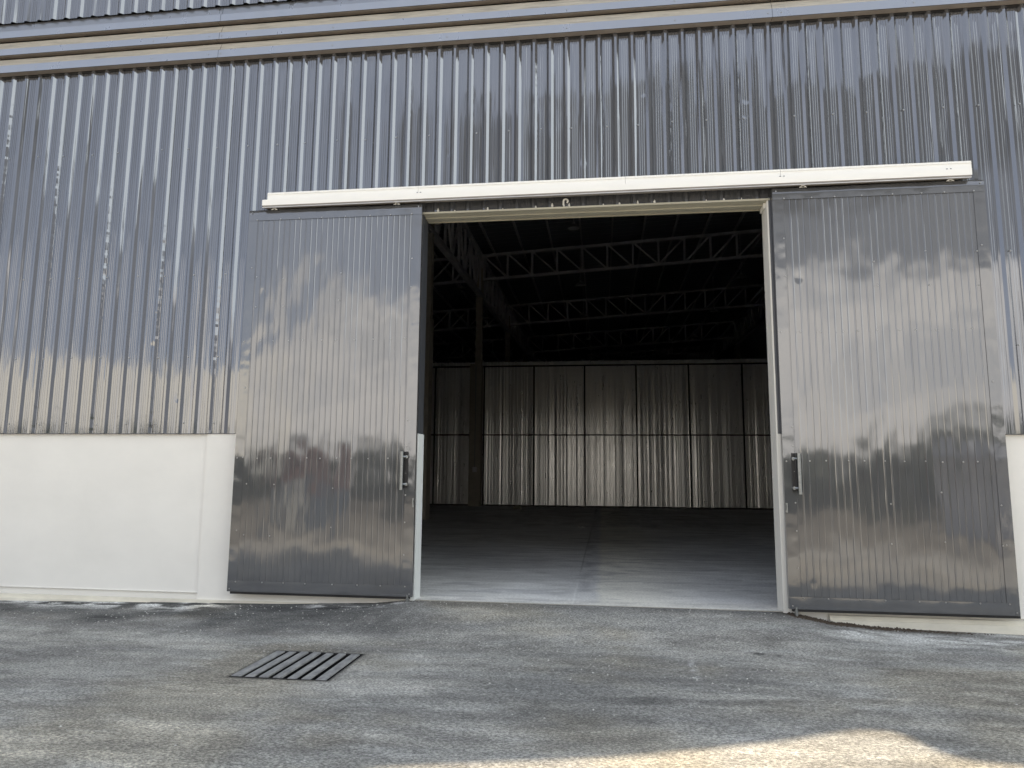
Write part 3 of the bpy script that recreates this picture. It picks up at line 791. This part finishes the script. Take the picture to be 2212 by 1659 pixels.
# ================================================================== SLIDING DOORS
DZ0, DZ1 = 0.048, 4.688
YF = -0.12
def make_door(x0, x1, lead, label):
    d = empty('sliding_door', ((x0 + x1) / 2, YF, DZ0)); ox, oy, oz = d.location
    W_ = (x1 - x0) / 2; H = DZ1 - DZ0
    # ribbed panel
    mb = MB(); pts = [(-W_ + 0.01, 0.006)]; x = -W_ + 0.12
    while x < W_ - 0.11:
        o_ = random.uniform(-0.0006, 0.0006)
        pts += [(x - 0.0085, 0.004 + o_), (x - 0.0035, 0.0004), (x + 0.0035, 0.0004), (x + 0.0085, 0.004 - o_)]
        x += 0.07
    pts += [(W_ - 0.01, 0.006)]; n = len(pts)
    vs = [(a, b, 0.03) for a, b in pts] + [(a, b, H - 0.03) for a, b in pts]
    mb.add(vs, [(i, i + 1, n + i + 1, n + i) for i in range(n - 1)])
    mb.build('door_panel', M['door_sheet'], d)
    # border flashings
    mb = MB(); fw = 0.115
    def strip(xa, xb, za, zb, y_):
        mb.box(xa, xb, y_, y_ + 0.0035, za, zb)
    strip(-W_, -W_ + fw, 0.001, H - 0.001, -0.001); strip(W_ - fw, W_, 0.001, H - 0.001, -0.001)
    mb.box(-W_ - 0.003, -W_, -0.001, 0.052, 0, H); mb.box(W_, W_ + 0.003, -0.001, 0.052, 0, H)
    mb.build('side_flashing', M['flashing'], d)
    mb = MB(); nx_ = 36
    # bottom strip and wavy top strip with bent lip
    for (za, zb, sgn) in ((0.0, 0.125, 0), (H - 0.135, H, 1)):
        vs = []; 
        for i in range(nx_ + 1):
            xx = -W_ + 2 * W_ * i / nx_
            ww = 0.0022 * math.sin(i * 1.3 + lead) * random.uniform(0.4, 1.2) if sgn else 0.0005 * math.sin(i)
            e0 = 0.0 if 0 < i < nx_ else 0
            zt_ = zb - (0.012 * max(0, math.sin((xx * lead * 1.7 + 0.6))) ** 6 if sgn else 0)
            vs += [(xx, -0.0045 + ww * 0.4, za + 0.0), (xx, -0.006 + ww, (za + zb) / 2), (xx, -0.004 + ww * 1.6, zt_), (xx, 0.03, zt_ + 0.004 if sgn else zt_)]
        if not sgn: k_ = 2
        else: k_ = 3
        fs = []
        for i in range(nx_):
            for j in range(k_): fs.append((i * 4 + j, i * 4 + 4 + j, i * 4 + 5 + j, i * 4 + 1 + j))
        mb.add(vs, fs)
    mb.build('edge_strip', M['flashing'], d, smooth=True)
    mb = MB(); mb.box(-W_ + 0.003, W_ - 0.003, 0.0505, 0.053, 0.002, H - 0.002); mb.build('back_sheet', M['black'], d)
    # steel frame behind
    mb = MB()
    mb.box(-W_ + 0.004, W_ - 0.004, 0.008, 0.05, 0.0, 0.06); mb.box(-W_ + 0.004, W_ - 0.004, 0.008, 0.05, H - 0.06, H - 0.002)
    mb.box(-W_ + 0.004, -W_ + 0.06, 0.008, 0.05, 0.06, H - 0.06); mb.box(W_ - 0.06, W_ - 0.004, 0.008, 0.05, 0.06, H - 0.06)
    for z in (1.5, 2.9): mb.box(-W_ + 0.06, W_ - 0.06, 0.008, 0.05, z, z + 0.05)
    mb.box(-W_ + 0.03, W_ + (0.01 if lead < 0 else -0.03), 0.012, 0.046, -0.028, -0.0015)
    mb.build('frame', M['black'], d)
    # pull handle: angle plate, pipe, two bolt stand-offs ; on the meeting side
    s = -lead           # lead=+1: handle at right edge (left door); so plate lies towards the edge
    hx = lead * (W_ - 0.10)
    mb = MB()
    mb.box(hx - 0.018, hx + 0.018, -0.010, -0.0025, 1.215, 1.635)
    mb.box(hx - lead * 0.03 - 0.003, hx - lead * 0.03 + 0.003, -0.035, -0.002, 1.215, 1.635)
    h_ = mb.build('handle', M['black'], d)
    mb = MB(); px_ = hx - lead * 0.045
    mb.cyl((px_, -0.055, 1.195), (px_, -0.055, 1.635), 0.019, n=14)
    mb.build('pull_pipe', M['galv'], h_, smooth=False)
    for z in (1.26, 1.575):
        mb = MB(); mb.cyl((px_, -0.055, z), (hx + lead * 0.004, -0.030, z), 0.012, n=8)
        mb.cyl((hx + lead * 0.006, -0.038, z), (hx + lead * 0.006, -0.008, z), 0.018, 0.020, n=8); mb.build('bolt', M['galv'], h_)
    # hasp
    mb = MB(); mb.box(lead * (W_ - 0.010) - 0.010, lead * (W_ - 0.010) + 0.010, -0.014, -0.002, 1.00, 1.10)
    mb.cyl((lead * (W_ - 0.010), -0.022, 1.03), (lead * (W_ - 0.010), -0.022, 1.085), 0.006, n=8); mb.build('hasp', M['galv'], d)
    # screws
    scr = []
    rows = (3.02 - DZ0, 1.60 - DZ0)
    for z in rows:
        xx = -W_ + 0.03
        for k_ in range(12):
            scr.append((xx, z + random.uniform(-.006, .006))); xx += random.choice((0.07, 0.14, 0.21)) if k_ in (0, 10) else random.uniform(0.16, 0.24)
            if xx > W_ - 0.05: break
    for z in (3.80, 3.45, 1.17, 0.72): 
        for fx_ in ((-0.86, -0.55, 0.10) if lead > 0 else (-0.05, 0.42, 0.90)): scr.append((W_ * fx_ + random.uniform(-.02, .02), z + random.uniform(-.08, .08)))
    for z in (0.45, 0.85, 1.15, 1.42, 1.69, 1.95, 3.62, 4.00): scr.append((lead * (W_ - 0.105), z + random.uniform(-.05, .05)))
    for z in (0.7, 2.4, 3.9): scr.append((-lead * (W_ - 0.075), z))
    for k_ in range(8): 
        scr.append((-W_ + 0.12 + k_ * (2 * W_ - 0.22) / 7 + random.uniform(-.03, .03), 0.112)); scr.append((-W_ + 0.12 + k_ * (2 * W_ - 0.22) / 7 + random.uniform(-.03, .03), H - 0.125))
    for sx in (-1, 1): scr.append((sx * (W_ - 0.03), 0.03)); scr.append((sx * (W_ - 0.04), H - 0.035))
    for (x, z) in scr:
        if abs(x) < W_: screw(d, x, -0.0065 if (z < .14 or z > H - .15) else -0.0025 if abs(x) > W_ - .115 else 0.003, z, 0.85)
    # roller hangers with wing brackets
    for fx_ in ((-0.70, 0.72) if lead > 0 else (-0.70, 0.69)):
        mb = MB(); x = W_ * fx_
        mb.box(x - 0.03, x + 0.03, -0.012, -0.007, H - 0.004, H + 0.010); mb.cyl((x, 0.0, H), (x, 0.0, H + 0.05), 0.010, n=8)
        mb.cyl((x, -0.012, H + 0.012), (x, -0.004, H + 0.012), 0.016, n=10)
        mb.beam((x - 0.012, -0.012, H + 0.018), (x - 0.04, -0.012, H - 0.006), 0.006, 0.006); mb.beam((x + 0.012, -0.012, H + 0.018), (x + 0.04, -0.012, H - 0.006), 0.006, 0.006)
        mb.build('roller_hanger', M['white'], d)
    tag(d, label, 'sliding door')
    return d
make_door(-4.360, -2.140, 1, 'left grey ribbed metal sliding door, overlapping the long white low wall')
make_door(1.955, 4.195, -1, 'right grey ribbed metal sliding door pushed open beyond the cream jamb')

# floor guide rollers at the foot of each jamb
for i, (x, lab) in enumerate(((-2.19, 'small steel guide post at the foot of the left door, beside the white jamb'), (2.02, 'small rusty guide post at the foot of the right door, in the dirt'))):
    g_ = empty('door_guide', (x, -0.09, -0.06))
    mb = MB(); mb.box(-0.05, 0.05, -0.03, 0.05, -0.03, 0.012); mb.build('base_plate', M['galv'], g_)
    mb = MB(); mb.cyl((0.0, -0.035, 0.0), (0.0, -0.035, 0.13), 0.011, n=8); mb.cyl((0.0, -0.035, 0.045), (0, -0.035, 0.095), 0.018, n=10); mb.build('roller_pin', M['galv'], g_)
    tag(g_, lab, 'door guide')

# ================================================================== DRAIN GRATE
dg = empty('drain_grate', ((GX0 + GX1) / 2, (GY0 + GY1) / 2, -0.172))
tag(dg, 'slotted grey drain grate set in the asphalt left of the doorway', 'drain grate')
w2 = (GX1 - GX0) / 2; d2 = (GY1 - GY0) / 2
mb = MB(); nb_ = 7; pitch = (2 * w2 - 0.02) / (nb_ - 0.18)
for k in range(nb_):
    xa = -w2 + 0.01 + k * pitch; xb = xa + pitch * 0.57
    if k in (0, nb_ - 1): xb = xa + pitch * 0.66
    sag = random.uniform(-0.004, 0.003)
    mb.box(xa, min(xb, w2 - 0.01), -d2 + 0.012, d2 - 0.012, -0.016, -0.004 + sag)
mb.build('grating', M['grate'], dg)
mb = MB()
mb.box(-w2, w2, -d2, -d2 + 0.010, -0.05, -0.008); mb.box(-w2, w2, d2 - 0.010, d2, -0.05, -0.006); mb.box(-w2, -w2 + 0.008, -d2, d2, -0.05, -0.012); mb.box(w2 - 0.008, w2, -d2, d2, -0.05, -0.012)
mb.build('frame', M['black'], dg)
mb = MB(); b0, b1 = -w2 - 0.02, w2 + 0.02
mb.box(b0, b1, -d2 - 0.02, d2 + 0.02, -0.62, -0.6); mb.box(b0, -w2, -d2 - .02, d2 + .02, -0.6, -0.03); mb.box(w2, b1, -d2 - .02, d2 + .02, -0.6, -0.03)
mb.box(-w2, w2, -d2 - .02, -d2, -0.6, -0.03); mb.box(-w2, w2, d2, d2 + .02, -0.6, -0.03)
mb.build('pit', M['black'], dg)

# ================================================================== SMALL DEBRIS
def crumbs(name, pts, mt, lab, cat, kind='stuff'):
    mb = MB()
    for (x, y, z, s_) in pts:
        a = random.random() * 6.28; vs = []
        for i in range(5): vs.append((x + s_ * math.cos(a + i * 1.2566) * random.uniform(.6, 1.2), y + s_ * math.sin(a + i * 1.2566) * random.uniform(.6, 1.2), z))
        vs.append((x, y, z + s_ * random.uniform(.5, 1.0)))
        mb.add(vs, [(0, 1, 5), (1, 2, 5), (2, 3, 5), (3, 4, 5), (4, 0, 5)])
    o = mb.build(name, mt); tag(o, lab, cat, kind=kind); return o
def gz(x, y): return float(ground_z(np.array([x]), np.array([y]))[0])
M['soil'] = simple('dark_soil', (0.06, 0.045, 0.032), 0.95, 0, 0.4, (30, 30, 30))
M['grit'] = simple('pale_grit', (0.42, 0.42, 0.40), 0.9, 0, 0.3, (30, 30, 30))
pts = []
for i in range(2200):
    x = 1.95 + abs(random.gauss(0, 0.75)); y = -0.055 - abs(random.gauss(0, 0.05)) - 0.02 * (x - 2)
    if x < 4.0: pts.append((x, y, gz(x, y) - 0.003 + 0.02 * random.random() * math.exp(-((y + .06) / .05) ** 2) * (1 if x < 3.2 else .3), random.uniform(0.004, 0.016)))
for i in range(160):
    x = -2.0 - abs(random.gauss(0, 0.35)); y = -0.06 - abs(random.gauss(0, 0.03)); pts.append((x, y, gz(x, y) - 0.003, random.uniform(0.003, 0.011)))
crumbs('soil', pts, M['soil'], 'dark crumbs of soil along the foot of the wall under the right door', 'soil')
pts = []
for i in range(4200):
    x = random.uniform(-8, 5); y = -0.08 - abs(random.gauss(0, 1.6))
    if GX0 - .02 < x < GX1 + .02 and GY0 - .02 < y < GY1 + .02: continue
    pts.append((x, y, gz(x, y) - 0.001, random.choice((0.003, 0.004, 0.005, 0.007, 0.011))))
crumbs('grit', pts, M['grit'], 'pale grit and plaster crumbs scattered over the asphalt', 'grit')
mb = MB()
for (a, b) in (((0, 0), (0.09, 0.02)), ((0.08, 0.05), (0.02, 0.09)), ((-0.03, 0.03), (-0.09, 0.06))):
    mb.beam((a[0], a[1], 0.015), (b[0], b[1], 0.05), 0.05, 0.012)
o = mb.build('paper_scrap', M['white'], None, (-0.56, 11.35, 0.0)); tag(o, 'small white crumpled scrap lying on the dark hall floor', 'paper scrap')
mb = MB(); mb.lathe([(0.001, 0.0), (0.16, 0.0), (0.2, 0.05), (0.12, 0.13), (0.001, 0.16)], 9)
o = mb.build('sand_heap', M['column'], None, (-3.60, 21.9, 0.0)); tag(o, 'small dim heap on the hall floor near the partition wall', 'heap')

# ================================================================== THINGS ACROSS THE YARD (seen mirrored in the metal)
m_, t, p = mat('leaf')
f = noise(t, mp(t, (1, 1, 1)), 1.3, 4, 0.6)
t.links.new(ramp(t, f, [(0.3, (0.06, 0.08, 0.045)), (0.7, (0.13, 0.16, 0.085))]), p.inputs['Base Color']); p.inputs['Roughness'].default_value = 0.6
M['leaf'] = m_
M['bark'] = simple('bark', (0.12, 0.09, 0.065), 0.9, 0, 0.3)
def tree(x, y, h, w, lab, seed):
    r_ = random.Random(seed); e = empty('tree', (x, y, -0.17))
    mb = MB(); mb.cyl((0, 0, -0.05), (0.1, 0, h * 0.45), 0.05 * h, 0.025 * h, 8)
    for i in range(5):
        a = r_.random() * 6.28; mb.cyl((0.08, 0, h * r_.uniform(.2, .4)), (math.cos(a) * w * .35, math.sin(a) * w * .35, h * r_.uniform(.55, .8)), 0.018 * h, 0.006 * h, 6)
    mb.build('trunk', M['bark'], e)
    mb = MB(); cl_ = [(r_.uniform(-.45, .45) * w, r_.uniform(-.2, .2) * w, h * r_.uniform(.15, .72), min(h * .32, w * r_.uniform(.12, .22))) for _ in range(22)]
    for _ in range(3200):
        cx2, cy2, cz2, rr_ = r_.choice(cl_); v = Vector((r_.gauss(0, 1), r_.gauss(0, 1), r_.gauss(0, .8))).normalized() * rr_ * r_.uniform(.4, 1.05)
        c = Vector((cx2, cy2, max(0.1, cz2 + v.z))) + Vector((v.x, v.y, 0)); s_ = r_.uniform(.13, .26) * (0.6 + h * .08); u = Vector((r_.gauss(0, 1), r_.gauss(0, 1), r_.gauss(0, 1))).normalized(); q = u.orthogonal().normalized()
        mb.add([c + u * s_, c + q * s_ * .6, c - u * s_, c - q * s_ * .6], [(0, 1, 2, 3)])
    mb.build('crown', M['leaf'], e); tag(e, lab, 'tree', 'trees across the yard')
tree(-18.5, -25, 2.9, 7.0, 'wide dark bush across the yard, mirrored in the lower left door', 1)
tree(-12.5, -24, 3.3, 6.5, 'round bush across the yard, mirrored left of the left handle', 2)
tree(-7.0, -25, 2.6, 6.0, 'low bush across the yard, mirrored by the left handle', 8)
tree(-1.0, -25, 2.3, 6.0, 'low bush across the yard, facing the left half of the doorway', 3)
tree(5.0, -23, 2.6, 6.5, 'bush across the yard, facing the right half of the doorway', 4)
tree(10.5, -22, 3.0, 6.0, 'dense bush across the yard, mirrored low in the right door', 5)
tree(16.5, -22, 4.4, 7.0, 'tall dark tree across the yard, mirrored at the right door edge', 6)
tree(23.0, -24, 4.0, 8.0, 'broad tree at the right end of the row across the yard', 9)
tree(-26.0, -28, 4.6, 9.0, 'tall tree far left across the yard, mirrored in the left cladding', 7)
tree(-34.0, -30, 5.2, 9.0, 'tallest tree at the far left end of the row across the yard', 10)
M['hutblue'] = simple('faded_blue_paint', (0.14, 0.18, 0.24), 0.6, 0, 0.15)
M['hutred'] = simple('brick_red_paint', (0.26, 0.13, 0.11), 0.7, 0, 0.2)
hb = empty('booth_stand_in', (-7.9, -10.2, -0.17))  # invented cabin, added to mirror red and blue in the left door
mb = MB(); mb.box(-0.62, 0.62, -0.5, 0.5, 0, 1.35); mb.build('lower_wall', M['hutblue'], hb)
mb = MB(); mb.box(-0.60, 0.60, -0.48, 0.48, 1.3505, 2.05); mb.build('upper_wall', M['hutred'], hb)
mb = MB(); mb.box(-0.70, 0.70, -0.6, 0.6, 2.0505, 2.11); mb.box(-0.5, 0.5, -0.4, 0.4, 2.1105, 2.2); mb.build('roof', M['hutred'], hb)
mb = MB(); mb.box(-0.3, 0.3, 0.5005, 0.53, 0.05, 1.30); mb.build('door', M['jamb_blue'], hb)
tag(hb, 'small blue and brick red stand-in cabin, added in the yard to mirror red in the left door', 'booth_stand_in')
sh = empty('shed', (12.6, -11.5, -0.17))
mb = MB(); mb.box(-3.2, 3.2, -1.5, 1.5, 0, 1.95); mb.build('wall', M['steel'], sh)
mb = MB(); mb.box(-3.5, 3.5, -1.8, 1.8, 1.951, 2.05); mb.add([(-3.5, -1.8, 2.051), (3.5, -1.8, 2.051), (3.5, 1.8, 2.051), (-3.5, 1.8, 2.051), (-3.3, 0, 2.5), (3.3, 0, 2.5)], [(0, 1, 5, 4), (2, 3, 4, 5), (1, 2, 5), (3, 0, 4)]); mb.build('roof', M['roofin'], sh)
for k in range(6):
    mb = MB(); mb.box(-2.7 + k * 0.95, -2.1 + k * 0.95, 1.501, 1.53, 1.15, 1.55); mb.build('window', M['white'], sh)
tag(sh, 'low grey shed with a row of pale windows, mirrored low in the right door', 'shed')
